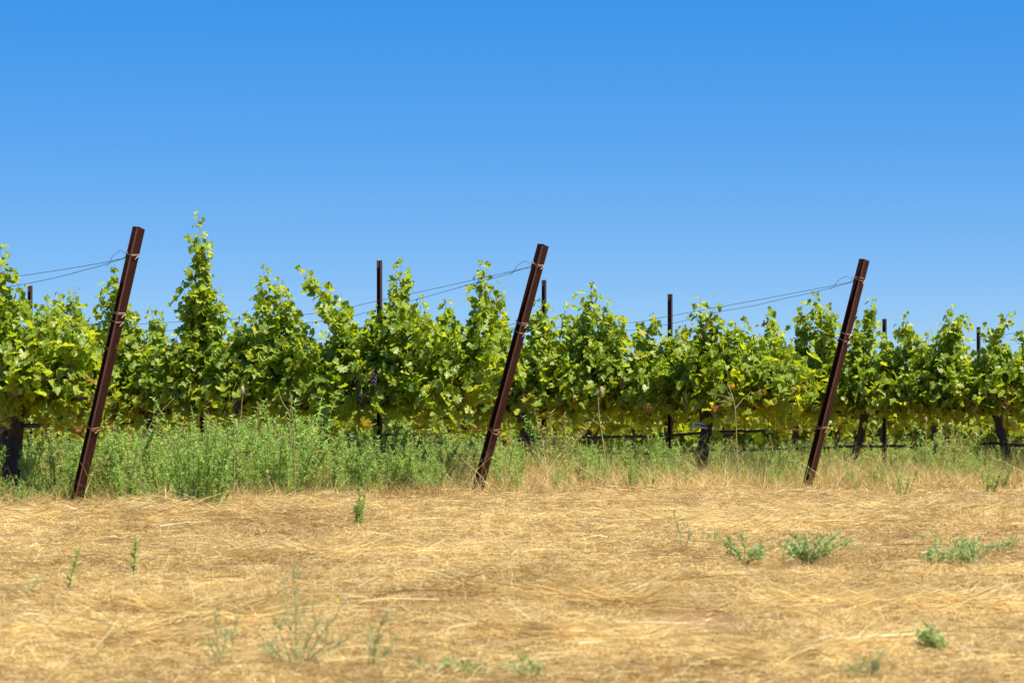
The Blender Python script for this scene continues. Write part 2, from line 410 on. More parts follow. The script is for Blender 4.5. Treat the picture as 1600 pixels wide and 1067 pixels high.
# ------------------------------------------------------------------ green weeds
def weed_parts(rng, h, spread, nst, leaf_l, leaf_w, dens, lean=.25, branch=.5, yel=.1):
    """upright feathery weed: arrays (v, f, tint) for leaves and an MB with the stems"""
    st = MB(); P = []; D = []; LL = []; WW = []; TT = []
    for k in range(nst):
        hh = h * rng.uniform(.55, 1.0) if k else h
        a = rng.uniform(0, 2 * math.pi); ro = spread * math.sqrt(rng.random())
        b0 = np.array([math.cos(a) * ro * .45, math.sin(a) * ro * .45, 0])
        ld = np.array([math.cos(a) * ro * .55 / h + rng.normal(0, lean * .3), math.sin(a) * ro * .55 / h + rng.normal(0, lean * .3), 1.0])
        cv = np.array([rng.normal(0, lean * .5), rng.normal(0, lean * .5), 0])
        s = np.linspace(0, 1, 6)[:, None]
        pts = b0 + ld * hh * s + cv * hh * s ** 2
        tube(st, pts, np.linspace(.0032, .0012, 6) * (h / .5 + .4), 4, (.1, .3, .05), caps=False)
        axes = [(pts, 1.0)]
        nb = rng.poisson(branch * 6)
        for _ in range(nb):
            i = rng.uniform(.25, .85); q = b0 + ld * hh * i + cv * hh * i * i
            az = rng.uniform(0, 6.28); bl = hh * rng.uniform(.15, .38) * (1.1 - i)
            bd = np.array([math.cos(az) * .7, math.sin(az) * .7, 1.0])
            bp = q + bd * bl * np.linspace(0, 1, 4)[:, None] * np.array([1, 1, 1.0])
            tube(st, bp, np.linspace(.0016, .0008, 4) * (h / .5 + .4), 3, (.1, .4, 0), caps=False)
            axes.append((bp, .8))
        for ax, sc in axes:
            ln = np.linalg.norm(np.diff(ax, axis=0), axis=1).sum()
            n = max(3, int(dens * ln))
            u = rng.random(n) ** .8; idx = u * (len(ax) - 1); i0 = np.minimum(idx.astype(int), len(ax) - 2); fr = (idx - i0)[:, None]
            p = ax[i0] * (1 - fr) + ax[i0 + 1] * fr
            az = rng.uniform(0, 6.28, n)
            el = rng.uniform(.1, 1.1, n)
            P.append(p); D.append(np.stack([np.cos(az) * np.cos(el), np.sin(az) * np.cos(el), np.sin(el)], 1))
            LL.append(leaf_l * sc * rng.uniform(.5, 1.15, n) * (1.15 - .6 * u)); WW.append(leaf_w * rng.uniform(.7, 1.3, n))
            g = np.clip(.35 + .35 * u + rng.normal(0, .2, n), 0, 1)
            TT.append(np.stack([np.where(rng.random(n) < yel, rng.random(n), 0), g, np.where(rng.random(n) < .06, .8, 0)], 1))
    P, D, LL, WW, TT = map(np.concatenate, (P, D, LL, WW, TT))
    n = len(P)
    v, f, k = ribbons(P, D, LL, WW, np.stack([rng.normal(0, .2, n), rng.normal(0, .2, n), rng.normal(-.25, .25, n)], 1), nseg=2, tipw=.2, rng=rng)
    return v, f, np.repeat(TT, k, axis=0), st

def build_weed_band():
    rng = np.random.default_rng(8)
    protos = []
    for i in range(12):
        h = 1.0
        v, f, t, st = weed_parts(rng, 1.0, rng.uniform(.12, .34), rng.integers(3, 7), .10, .013, rng.uniform(70, 105), lean=.3, branch=.8)
        sv = np.concatenate(st.v); sf = np.concatenate(st.f[4]) if 4 in st.f else np.zeros((0, 4), int); s3 = sf
        stt = np.concatenate(st.t)
        protos.append((np.concatenate([v, sv]), np.concatenate([f, sf + len(v)]), np.concatenate([t, stt])))
    V = []; Fq = []; T = []; base = 0
    def put(px_x, yy, hh, k):
        nonlocal base
        v, f, t = protos[k]
        a = rng.uniform(0, 6.28); c, s = math.cos(a), math.sin(a)
        sx = hh * rng.uniform(.75, 1.2)
        q = np.stack([(v[:, 0] * c - v[:, 1] * s) * sx + px_x, (v[:, 0] * s + v[:, 1] * c) * sx + yy, v[:, 2] * hh + float(ground(px_x, yy)) - .01], 1)
        tt = t.copy(); tt[:, 0] = np.clip(tt[:, 0] + max(0, rng.normal(.05, .18)), 0, 1); tt[:, 1] = np.clip(tt[:, 1] + rng.normal(0, .15), 0, 1)
        if rng.random() < .16: tt[:, 2] = np.clip(tt[:, 2] + .6, 0, 1)
        V.append(q.astype(np.float32)); Fq.append(f + base); T.append(tt.astype(np.float32)); base += len(q)
    cnt = 0
    for i in range(9000):
        x = rng.uniform(-6.5, 10.5); h = abs(rng.normal(0, 1.3)) - .25 if rng.random() < .7 else rng.uniform(0, 9)
        y = 19.5 + (x + 3.33) * .6333 + h * 1.18
        x = x - .25 * h
        px = 800 + 4000 * x / y
        if px < -150 or px > 2050: continue
        lush = float(np.interp(px, [-100, 60, 200, 460, 620, 720, 900, 1600, 1700], [.55, .55, .68, .74, .6, .46, .36, .34, .32]))
        den = lush * (.5 + 2.4 * float(vnoise(x * 1.6, y * 1.2, 51)))
        if post_foot(x, y) and h < .3: continue
        if px < 120 and h < 1.1: den *= .22
        if (798 < px < 862 or 1068 < px < 1128 or 1290 < px < 1345) and h < 1.8: den *= .1
        if h < .6: den *= np.clip(.75 + 2.2 * float(vnoise(x * 2.6, y * 1.8, 53)), .1, 1.3)
        if h < .25 and px > 650: den *= .45
        if rng.random() > den: continue
        hh = rng.uniform(.24, .74) * (.54 + .58 * lush)
        if h < .1: hh *= .8
        if rng.random() < .10: hh *= rng.uniform(1.2, 1.5)
        put(x, y, hh, rng.integers(len(protos))); cnt += 1
        if cnt > 1500: break
    n = 26000
    x = rng.uniform(-5.8, 10, n); h = rng.normal(.5, .75, n); y = 19.5 + (x + 3.33) * .6333 + h * 1.18
    k = rng.random(n) < np.clip(.5 + 1.5 * vnoise(x * 1.1, y * .9, 61), .05, 1) * np.interp(x, [-5, -1, 1, 8], [.45, .6, 1, 1]) * np.where(h < -.2, .4, 1)
    pxg = 800 + 4000 * x / y
    for c in (20, 830, 1095, 1322): k &= ~((np.abs(pxg - c) < 24) & (rng.random(n) < .85))
    x = x[k]; y = y[k]; n = len(x)
    v, f, kk = ribbons(np.stack([x, y, ground(x, y)], 1), np.stack([rng.normal(0, .22, n), rng.normal(0, .22, n), np.ones(n)], 1), rng.uniform(.15, .5, n) * rng.uniform(.6, 1.15, n), rng.uniform(.0022, .0042, n), np.stack([rng.normal(0, .22, n), rng.normal(0, .22, n), -np.abs(rng.normal(0, .15, n))], 1), nseg=3, rng=rng)
    t = np.stack([np.clip(rng.normal(.45, .35, n), 0, 1), rng.uniform(.2, 1, n), np.where(rng.random(n) < .25, rng.uniform(.4, 1, n), 0)], 1)
    V.append(v.astype(np.float32)); Fq.append(f + base); T.append(np.repeat(t, kk, axis=0).astype(np.float32)); base += len(v)
    for i in range(420):       # low stragglers out in the straw
        x = rng.uniform(-5.2, 7.6); h = -abs(rng.normal(0, .45)) - .1; y = 19.5 + (x + 3.33) * .6333 + h * 1.18
        if float(vnoise(x * 1.7, y * 1.5, 71)) < .06 or post_foot(x, y): continue
        put(x, y, rng.uniform(.10, .30), rng.integers(len(protos)))
    for r in range(3, 15):      # undergrowth along the rows behind
        t_hi = (ROWS[r][0] + .22 * ROWS[r][1]) / (.78 * math.sqrt(.5)); t_lo = max(.5, (ROWS[r][0] - .22 * ROWS[r][1]) / (1.22 * math.sqrt(.5)))
        for t in np.arange(t_lo, t_hi, .22 if r < 9 else .34):
            p = row_pt(r, t + rng.normal(0, .15)) + N * rng.normal(0, .45)
            put(p[0], p[1], rng.uniform(.3, .62), rng.integers(len(protos)))
    o = link('green_weeds', mesh_np('green_weeds', np.concatenate(V), [np.concatenate(Fq)], M['weed'], np.concatenate(T)))
    tag(o, 'feathery green weeds growing thick along the foot of the vine rows', 'weeds', kind='stuff')
build_weed_band()

def single_weed(name, label, cat, px, py, h, spread, nst, leaf_l, leaf_w, dens, m, group=None, seed=0, lean=.25, branch=.5, yel=.1, Y=None):
    rng = np.random.default_rng(1000 + seed)
    if Y is None: Y = ground_hit(px, py)
    x = (px - 800) / 4000 * Y
    o = empty(name, (x, Y, float(ground(x, Y)) - .008), rng.uniform(0, 6.28))
    tag(o, label, cat, group)
    v, f, t, st = weed_parts(rng, h, spread, nst, leaf_l, leaf_w, dens, lean, branch, yel)
    link('foliage', mesh_np('foliage', v, [f], M[m], t), o)
    st.obj('stem', M[m], o)
    return o

gb = 'green weed clumps at the edge of the dry grass'
single_weed('weed_bush', 'largest feathery green weed bush, standing to the right of the leftmost leaning post', 'weed', 315, 800, .66, .36, 34, .060, .0075, 150, 'weed', gb, 1, Y=18.3)
single_weed('weed_bush', 'narrow green weed clump close to the foot of the leftmost leaning post', 'weed', 190, 788, .50, .14, 10, .060, .0075, 150, 'weed', gb, 2, Y=18.9)
single_weed('weed_bush', 'green weed bush right of the largest bush, beside a tall brown stalk', 'weed', 440, 782, .60, .30, 22, .060, .0075, 150, 'weed', gb, 3, Y=19.6)
single_weed('weed_bush', 'green weed bush below the bare black hose left of the middle leaning post', 'weed', 560, 770, .52, .28, 18, .060, .0075, 150, 'weed', gb, 4, Y=20.3)
single_weed('weed_bush', 'green weed bush left of the middle leaning post, behind leaning straw', 'weed', 655, 765, .46, .26, 15, .060, .0075, 140, 'weed', gb, 5, Y=20.9)
single_weed('weed_bush', 'wispy green weeds hugging the right foot of the middle leaning post', 'weed', 800, 772, .42, .2, 12, .055, .0065, 120, 'weed', gb, 6, Y=21.4, yel=.4)
single_weed('weed_bush', 'pale green weed clump right of the rightmost leaning post, in the dry fringe', 'weed', 1412, 782, .26, .12, 8, .045, .006, 130, 'weed', gb, 7, Y=21.2, yel=.3)
single_weed('weed_bush', 'pale green weed clump near the right edge, in the dry fringe', 'weed', 1545, 780, .30, .13, 8, .045, .006, 130, 'weed', gb, 8, Y=21.5, yel=.3)
single_weed('weed_bush', 'dark green weed clump between two black vine trunks', 'weed', 985, 760, .36, .12, 7, .06, .009, 110, 'weed', gb, 9, Y=22.6)
single_weed('weed_bush', 'dark green weed clump left of the second black trunk from the rightmost post', 'weed', 1068, 765, .30, .12, 7, .06, .009, 110, 'weed', gb, 10, Y=22.6)
gs = 'small upright green weeds standing alone in the dry grass'
single_weed('upright_weed', 'small conifer-like green weed standing alone in the straw below the weed band', 'weed', 561, 828, .27, .05, 4, .05, .0055, 330, 'weed', gs, 11, lean=.1, branch=.4)
single_weed('upright_weed', 'leftmost small upright weed in the straw, thin with a bare foot', 'weed', 104, 930, .235, .015, 1, .05, .006, 360, 'weed', gs, 12, lean=.15, branch=.15, yel=.4)
single_weed('upright_weed', 'thin upright weed in the straw, second from the left edge', 'weed', 207, 908, .215, .015, 1, .05, .006, 360, 'weed', gs, 13, lean=.1, branch=.1, yel=.4)

def herb(name, label, px, py, w, h, nst, leaf, m, group, seed, Y=None, rise=.45):
    """low spreading herb with wiry stems and clusters of small oval leaves"""
    rng = np.random.default_rng(2000 + seed)
    if Y is None: Y = ground_hit(px, py)
    w *= 1.45; h *= 1.2; leaf *= 1.2
    x = (px - 800) / 4000 * Y
    o = empty(name, (x, Y, float(ground(x, Y)) - .005)); tag(o, label, 'weed', group)
    st = MB(); P = []; D = []; n = 0
    for k in range(nst):
        a = rng.uniform(0, 6.28); r = 1.5 * w * rng.uniform(.35, 1.0); hh = 1.25 * h * rng.uniform(.35, 1.05)
        s = np.linspace(0, 1, 7)[:, None]
        pts = np.concatenate([math.cos(a) * r * s, math.sin(a) * r * s * .8, hh * (s ** rise)], 1) + rng.normal(0, .006, (7, 3)) * s
        tube(st, pts, np.linspace(.0024, .0009, 7), 4, (.2, .1, .3), caps=False)
        for j in range(int(rng.integers(7, 12))):
            u = rng.uniform(.3, 1.0); i0 = min(int(u * 6), 5); q = pts[i0] + (pts[i0 + 1] - pts[i0]) * (u * 6 - i0)
            m_ = int(rng.integers(3, 7))
            P.append(q + rng.normal(0, .012, (m_, 3))); dd = rng.normal(0, 1, (m_, 3)); dd[:, 2] = np.abs(dd[:, 2]) * .8 + .2; D.append(dd)
    P = np.concatenate(P); D = np.concatenate(D); n = len(P)
    P[:, 2] = np.maximum(P[:, 2], .012)
    v, f, k = ribbons(P, D, leaf * 1.25 * rng.uniform(.6, 1.2, n), leaf * .5 * rng.uniform(.7, 1.2, n), rng.normal(0, .25, (n, 3)), nseg=2, tipw=.25, rng=rng)
    t = np.stack([np.where(rng.random(n) < .15, .7, 0), np.clip(rng.normal(.5, .25, n), 0, 1), np.where(rng.random(n) < .04, .8, 0)], 1)
    link('foliage', mesh_np('foliage', v, [f], M[m], np.repeat(t, k, axis=0)), o)
    st.obj('stem', M[m], o)
    return o
gh = 'low grey green herbs sprawling in the dry grass'
herb('sprawling_herb', 'open sprawling herb with gaps, left of the densest low herb clump', 1165, 890, .11, .13, 9, .015, 'herb', gh, 1)
herb('sprawling_herb', 'densest low green herb clump in the straw', 1268, 884, .12, .11, 22, .016, 'herb', gh, 2)
herb('sprawling_herb', 'grey green sprawling herb near the right edge', 1522, 888, .135, .115, 17, .015, 'herb', gh, 3)
herb('sprawling_herb', 'small grey green herb just left of the right-edge sprawling herb', 1462, 886, .06, .06, 7, .013, 'herb', gh, 4)
herb('green_seedling', 'small bright green broad-leaved seedling in the straw, lower right', 1452, 1018, .035, .055, 5, .020, 'herb', 'bright seedlings in the foreground straw', 5)
herb('green_seedling', 'tuft of bright green leaves at the bottom edge, right of the fennel', 738, 1058, .05, .05, 4, .012, 'herb', 'bright seedlings in the foreground straw', 6)
herb('green_seedling', 'tuft of green leaves at the bottom edge, rightmost of the bottom tufts', 838, 1062, .06, .07, 4, .012, 'herb', 'bright seedlings in the foreground straw', 7)
herb('green_seedling', 'faint green tuft at the bottom edge, between the fennel and its next tuft', 683, 1060, .05, .05, 3, .011, 'herb', 'bright seedlings in the foreground straw', 8)

def fennel(name, label, px, py, specs, seed, flowers=()):
    """sparse wiry plant: bare grey green branching stems with thin leaflets, a few with yellow flower heads"""
    rng = np.random.default_rng(3000 + seed); Y = ground_hit(px, py); x0 = (px - 800) / 4000 * Y
    z0 = float(ground(x0, Y)); o = empty(name, (x0, Y, z0)); tag(o, label, 'weed')
    st = MB(); P = []; D = []
    for (tx, ty, dy) in specs:
        tip = W(tx, ty, Y + dy) - np.array([x0, Y, z0])
        b = np.array([rng.normal(0, .012), rng.normal(0, .02), -.01])
        s = np.linspace(0, 1, 8)[:, None]
        pts = b + (tip - b) * s + np.array([tip[0] * -.25, 0, .12 * abs(tip[2])]) * (s * (1 - s)) + rng.normal(0, .003, (8, 3)) * s
        tube(st, pts, np.linspace(.0024, .0012, 8), 5, (.2, .45, .05), caps=False)
        for j in range(int(rng.integers(3, 6))):
            i = int(rng.integers(2, 7)); L = np.linalg.norm(tip) * rng.uniform(.15, .35)
            d = unit(unit(pts[i] - pts[i - 1]) + rng.normal(0, .6, 3) * np.array([1, .6, .5]))
            br = pts[i] + d * L * np.linspace(0, 1, 4)[:, None]
            tube(st, br, np.linspace(.0013, .0007, 4), 4, (.2, .4, 0), caps=False)
            for e in range(3):
                P.append(br[e + 1] + rng.normal(0, .003, (3, 3))); D.append(unit(d + rng.normal(0, .55, (3, 3))))
        for e in range(3, 8):
            P.append(pts[e] + rng.normal(0, .002, (4, 3))); D.append(unit(np.array([0, 0, .7]) + rng.normal(0, .6, (4, 3))))
    P = np.concatenate(P); D = np.concatenate(D); n = len(P)
    v, f, k = ribbons(P, D, rng.uniform(.015, .040, n), rng.uniform(.0014, .003, n), rng.normal(0, .2, (n, 3)), nseg=2, rng=rng)
    t = np.stack([np.where(rng.random(n) < .2, .6, 0), rng.uniform(.1, .9, n), np.zeros(n)], 1)
    st.obj('stem', M['grey'], o); link('foliage', mesh_np('foliage', v, [f], M['grey'], np.repeat(t, k, axis=0)), o)
    for (fx, fy, dy) in flowers:
        c = W(fx, fy, Y + dy) - np.array([x0, Y, z0]); m = 24
        v, f, k = ribbons(c + rng.normal(0, .003, (m, 3)), rng.normal(0, 1, (m, 3)) + np.array([0, 0, .5]), np.full(m, .008), np.full(m, .004), np.zeros((m, 3)), nseg=2, rng=rng)
        link('flower', mesh_np('flower', v, [f], M['flower']), o)
    return o
fennel('wild_fennel', 'sparse grey green wild fennel with yellow flower tips at the bottom, left of centre', 462, 1050, [(440, 900, .1), (458, 885, 0), (528, 925, .1), (425, 960, -.05), (395, 985, .1), (500, 960, .1), (545, 935, -.1), (475, 945, .1), (560, 990, .05), (520, 1000, -.1), (410, 1010, -.1)], 1, [(460, 872, 0), (526, 938, .1)])
fennel('wild_fennel', 'faint bluish fennel stems left of the yellow tipped fennel', 345, 1045, [(335, 960, 0), (352, 985, .1), (372, 958, .1), (325, 990, -.05)], 2)
fennel('wild_fennel', 'sparse fennel stems between the yellow tipped fennel and the bottom tufts', 578, 1050, [(598, 965, 0), (575, 985, .05), (590, 990, -.05), (620, 1000, .05)], 3)
fennel('wild_fennel', 'sparse wiry fennel at the bottom edge, under the bright seedling', 1362, 1064, [(1380, 1015, 0), (1350, 1028, .05), (1335, 1040, .05), (1372, 1036, 0), (1318, 1040, 0)], 4, [(1351, 1030, .05)])
fennel('wild_fennel', 'short grey green wiry sprig at the left edge of the straw', 40, 935, [(68, 903, .05), (14, 920, 0), (55, 915, .05)], 5)
fennel('wild_fennel', 'thin wiry sprig with a dark stem, in the straw above the bare red soil', 1068, 858, [(1080, 832, 0), (1040, 826, 0), (1052, 800, 0)], 6)

def stalk(name, label, pts_px, Y, r, heads=(), branches=(), tint=(0, .4, 0)):
    """one dry stalk following photo points at depth Y"""
    x0 = (pts_px[0][0] - 800) / 4000 * Y; g = float(ground(x0, Y))
    base = np.array([x0, Y, g])
    o = empty(name, base); tag(o, label, 'stalk')
    def path(pp, start=None):
        q = [W(a, b, Y) - base for a, b in pp]
        if start is None: q[0][2] = -.01
        q = np.array(q); s = np.linspace(0, len(q) - 1, 4 * len(q)); i = np.minimum(s.astype(int), len(q) - 2); fr = (s - i)[:, None]
        return q[i] * (1 - fr) + q[i + 1] * fr
    mb = MB(); p = path(pts_px); tube(mb, p, np.linspace(r, r * .55, len(p)), 5, tint); mb.obj('stem', M['stalk'], o)
    for k, b in enumerate(branches):
        m2 = MB(); p = path(b, 1); p[:, 1] += np.linspace(0, (-1) ** k * .12, len(p)); tube(m2, p, np.linspace(r * .6, r * .35, len(p)), 4, tint); m2.obj('branch', M['stalk'], o)
    for (a, b, hr, hl) in heads:
        m3 = MB(); c = W(a, b, Y) - base; s = np.linspace(-1, 1, 7)
        tube(m3, c + np.array([0, 0, 1]) * (s * hl)[:, None], hr * np.sqrt(np.maximum(1 - s * s, .05)), 6, (0, .6, .3)); m3.obj('seed_head', M['stalk'], o)
    return o
stalk('dry_stalk', 'pale bare branching stalk standing before the dark leaves left of the rightmost post', [(1155, 745), (1151, 690), (1149, 640), (1145, 620), (1137, 612)], 22.6, .0048, branches=[[(1149, 638), (1160, 625), (1176, 611)], [(1144, 633), (1130, 626), (1121, 629)], [(1143, 622), (1125, 617), (1108, 615)], [(1141, 620), (1134, 607), (1126, 598)], [(1145, 620), (1142, 610), (1139, 598)]])
stalk('dry_stalk', 'brown straight stalk standing in the weed bush left of the middle post', [(461, 772), (460, 720), (458, 660), (453, 610)], 19.4, .006, tint=(0, .15, .7), branches=[[(456, 650), (440, 628), (431, 605)]])
stalk('dry_stalk', 'tall pale grass stalk with one brown seed head at the right of the largest bush', [(364, 742), (368, 690), (376, 655), (379, 615)], 18.6, .0045, heads=[(379, 610, .016, .035)])
stalk('dry_stalk', 'long pale stalk leaning right across a shaded trunk', [(218, 730), (222, 690), (240, 655), (272, 622)], 19.0, .0045)
stalk('dry_stalk', 'pale grey stalk with ragged seed head between two black trunks', [(951, 738), (942, 690), (936, 650), (934, 608)], 22.4, .006, heads=[(940, 612, .022, .05)], branches=[[(939, 665), (925, 655), (912, 648)], [(938, 670), (950, 660), (958, 655)]])
stalk('dry_stalk', 'thin upright stalk with a small head, right of the rightmost post', [(1448, 725), (1447, 690), (1447, 655)], 22.9, .0045, heads=[(1447, 656, .012, .03)])
stalk('dry_stalk', 'thin pale stalk bending left, below the hose right of the rightmost post', [(1363, 735), (1362, 715), (1358, 700), (1352, 690)], 22.6, .0045)
stalk('dry_stalk', 'short brown bud stalk in the weeds under the largest bush clump edge', [(428, 775), (424, 760), (418, 742)], 19.0, .004, heads=[(417, 738, .013, .02)])
stalk('broken_twig', 'small dark broken twig sticking up from the straw, lower right', [(1442, 914), (1441, 906), (1440, 898)], ground_hit(1442, 915), .0045, tint=(0, 0, 1.0), branches=[[(1442, 902), (1446, 896), (1451, 889)]])

# ------------------------------------------------------------------ end posts
def loop_pts(hx, hy, z, tilt, n=20, slack=.0):
    """rounded rectangle round the post, at height z, tilted"""
    th = np.linspace(0, 2 * math.pi, n + 1)
    c, s = np.cos(th), np.sin(th)
    k = 1 / np.maximum(np.abs(c), np.abs(s)) ** .8
    x = c * k * hx; y = s * k * hy
    return np.stack([x, y, z + tilt[0] * x + tilt[1] * y + slack * s], 1)

def make_post(r, base_px, top_px, wraps, label):
    b = ROWS[r]
    base = np.array([b[0], b[1], float(ground(b[0], b[1]))])
    dx = (top_px[0] - base_px[0]) / 4000 * b[1]
    lean = -U * (dx / math.sqrt(.5))                  # leans away from the row
    Yt = b[1] + lean[1]; top = np.array([(top_px[0] - 800) / 4000 * Yt, Yt, CAMZ + (HZ - top_px[1]) / 4000 * Yt])
    ax = top - base; Ln = np.linalg.norm(ax); az = ax / Ln
    lx = unit(-U - az * np.dot(-U, az)); ly = np.cross(az, lx)   # lx: flange faces the headland
    root = empty('leaning_post', base)
    from mathutils import Matrix
    R = Matrix(np.stack([lx, ly, az], 1).tolist()).to_4x4(); R.translation = base.tolist()
    root.matrix_world = R
    tag(root, label, 'post', 'leaning rusty end posts of the vine rows')
    # rolled channel with lipped flanges, open on the shaded side
    fw, dp, tf, tw = .075, .072, .011, .009
    prof = []
    h = dp / 2; w = fw / 2
    # closed outline: flat face to the headland, rounded bright ridge, recessed shaded face, hollow at the back
    # (lx points to the headland, ly along +N or -N; the shaded face looks along sN)
    sN = 1.0 if np.dot(ly, N) > 0 else -1.0
    arc = [(h - .009 + .009 * math.cos(q), w - .009 + .009 * math.sin(q)) for q in np.linspace(0, math.pi / 2, 6)]
    sec = [(h, -w)] + arc + [(h - .011, w), (h - .011, -w + .010), (-h + .009, -w + .010), (-h + .009, w - .012), (-h, w - .012), (-h, -w)]
    S = np.array([(x, y * sN) for x, y in sec])
    if sN < 0: S = S[::-1]
    mb = MB(); zs = np.concatenate([[-.35], np.linspace(.0, Ln, 30)])
    m = len(S)
    v = np.concatenate([np.concatenate([S, np.full((m, 1), z)], 1) for z in zs])
    k = np.arange(m); k2 = (k + 1) % m
    f = np.concatenate([np.stack([i * m + k, i * m + k2, (i + 1) * m + k2, (i + 1) * m + k], 1) for i in range(len(zs) - 1)])
    mb.add(v, f)
    mb.add(v[-m:], [list(range(m))])
    eb = MB(); ez = np.linspace(0, Ln - .002, 8); tube(eb, np.stack([np.full(8, h - .0055), np.full(8, sN * (w - .0045)), ez], 1), .0068, 10)  # added rod on the corner, its paler colour imitates the sunlit ridge
    eb.obj('glint_strip', M['edge'], root)
    body = mb.obj('body', M['steel'], root, smooth=False)
    rng = np.random.default_rng(r)
    out = []
    for (wy, kind, nl) in wraps:
        # height along the post from the photo row
        fr = (wy - base_px[1]) / (top_px[1] - base_px[1]); z = fr * Ln
        wm = MB()
        for q in range(nl):
            tilt = (rng.normal(0, .18), rng.normal(0, .14))
            p = loop_pts(dp / 2 + .004, fw / 2 + .004, z + rng.normal(0, .010) * (q > 0), tilt)
            tube(wm, p, .0027, 5, caps=False)
        e = np.array([[-dp / 2 - .002, rng.normal(0, .01), z], [-dp / 2 - .03, .0, z + .008], [-dp / 2 - .05, .012, z - .012]])
        tube(wm, e, .0022, 5)
        # short cut end curling on the lit flange
        e2 = np.array([[dp / 2 + .003, fw / 2, z], [dp / 2 + .012, fw * .2, z - .012], [dp / 2 + .018, -.005, z - .03]])
        tube(wm, e2, .0022, 5)
        wm.obj('wire_wrap', M[kind], root)
        out.append(base + az * z)
    return out
POST = {}
POST[4] = make_post(4, (1699, 758), (1788, 424), [(452, 'tie', 2), (532, 'tie', 2), (541, 'tie', 1), (664, 'rust', 3)], 'leaning rusty steel end post just beyond the right edge of the picture')
POST[1] = make_post(1, (115, 786), (216, 356), [(395, 'tie', 2), (484, 'tie', 2), (497, 'tie', 1), (663, 'rust', 3)], 'leftmost leaning rusty steel end post, its lower middle behind vine leaves')
POST[2] = make_post(2, (743, 764), (848, 383), [(411, 'tie', 3), (499, 'tie', 2), (512, 'tie', 1), (662, 'rust', 3)], 'middle leaning rusty steel end post with a curl of wire near its top')
POST[3] = make_post(3, (1258, 762), (1350, 406), [(435, 'tie', 2), (517, 'tie', 2), (527, 'tie', 1), (663, 'rust', 3)], 'rightmost leaning rusty steel end post with its dark side to the left')

# ------------------------------------------------------------------ trellis stakes
def make_stake(r, t, top, label):
    p = row_pt(r, t); k0 = p[0] / p[1]; p = p - N * .20; p[0] = k0 * p[1]; z0 = float(ground(p[0], p[1]))
    root = empty('trellis_stake', (p[0], p[1], z0), ROWROT + .3); tag(root, label, 'stake', 'upright steel stakes in the vine rows')
    mb = MB(); w, d, th = .019, .017, .0035
    sec = np.array([(-w, -d), (w, -d), (w, d), (w - th, d), (w - th, -d + th), (-w + th, -d + th), (-w + th, d), (-w, d)]); m = 8
    zs = [-.3, top - z0 - .3, top - z0]
    v = np.concatenate([np.concatenate([sec, np.full((m, 1), z)], 1) for z in zs]); k = np.arange(m); k2 = (k + 1) % m
    mb.add(v, np.concatenate([np.stack([i * m + k, i * m + k2, (i + 1) * m + k2, (i + 1) * m + k], 1) for i in range(2)]))
    mb.add(v[-m:][[0, 1, 4, 5]], [[0, 1, 2, 3]]); mb.add(v[-m:][[1, 2, 3, 4]], [[0, 1, 2, 3]]); mb.add(v[-m:][[7, 0, 5, 6]], [[0, 1, 2, 3]])
    mb.obj('body', M['stake'], root, smooth=False)
    for dz in (.10, .26, .42):
        hb = MB(); a = np.linspace(0, 2 * math.pi, 9)[:-1]
        for sy in (-d - .002,):
            vv = np.stack([np.cos(a) * .006, np.full(8, sy), top - z0 - dz + np.sin(a) * .008], 1)
            hb.add(np.concatenate([vv, vv + [0, .0025, 0]]), [[0, 1, 2, 3, 4, 5, 6, 7]]); 
            hb.add(np.concatenate([vv, vv + [0, .0025, 0]]), [[i, (i + 1) % 8, 8 + (i + 1) % 8, 8 + i] for i in range(8)])
        hb.obj('wire_clip', M['hole'], root)
for (r, px, py, lab) in [(2, 593, 405, 'tallest upright dark stake, left of the leafy shoot between the left and middle posts'), (2, 317, 393, 'upright dark stake hidden inside the tallest vine shoot'),
                         (2, 47, 445, 'short visible top of a dark stake at the left edge'), (3, 850, 436, 'upright dark stake just right of the middle leaning post'),
                         (3, 1047, 458, 'upright dark stake in a sky gap, left of the rightmost leaning post'), (4, 1382, 497, 'upright dark stake just right of the rightmost leaning post'),
                         (5, 1529, 510, 'upright dark stake near the right edge beside a wire')]:
    t, z = row_at(r, px, py)
    make_stake(r, t, z, lab)

# ------------------------------------------------------------------ wires and hoses
def poly_obj(name, pts, rad, m, label, cat, group, sides=6, sub=6, wob=0.0, seed=0):
    pts = np.array(pts, float); rng = np.random.default_rng(seed)
    # Catmull-Rom
    P = np.concatenate([[2 * pts[0] - pts[1]], pts, [2 * pts[-1] - pts[-2]]]); out = []
    for i in range(1, len(P) - 2):
        for s in np.linspace(0, 1, sub, endpoint=False):
            a, b, c, d = P[i - 1:i + 3]
            out.append(.5 * ((2 * b) + (c - a) * s + (2 * a - 5 * b + 4 * c - d) * s * s + (-a + 3 * b - 3 * c + d) * s ** 3))
    out.append(pts[-1]); out = np.array(out)
    if wob: out[1:-1, 2] += rng.normal(0, wob, len(out) - 2)
    o0 = out[0].copy(); mb = MB(); tube(mb, out - o0, rad, sides)
    o = mb.obj(name, M[m]); o.location = [float(c) for c in o0]
    return tag(o, label, cat, group)

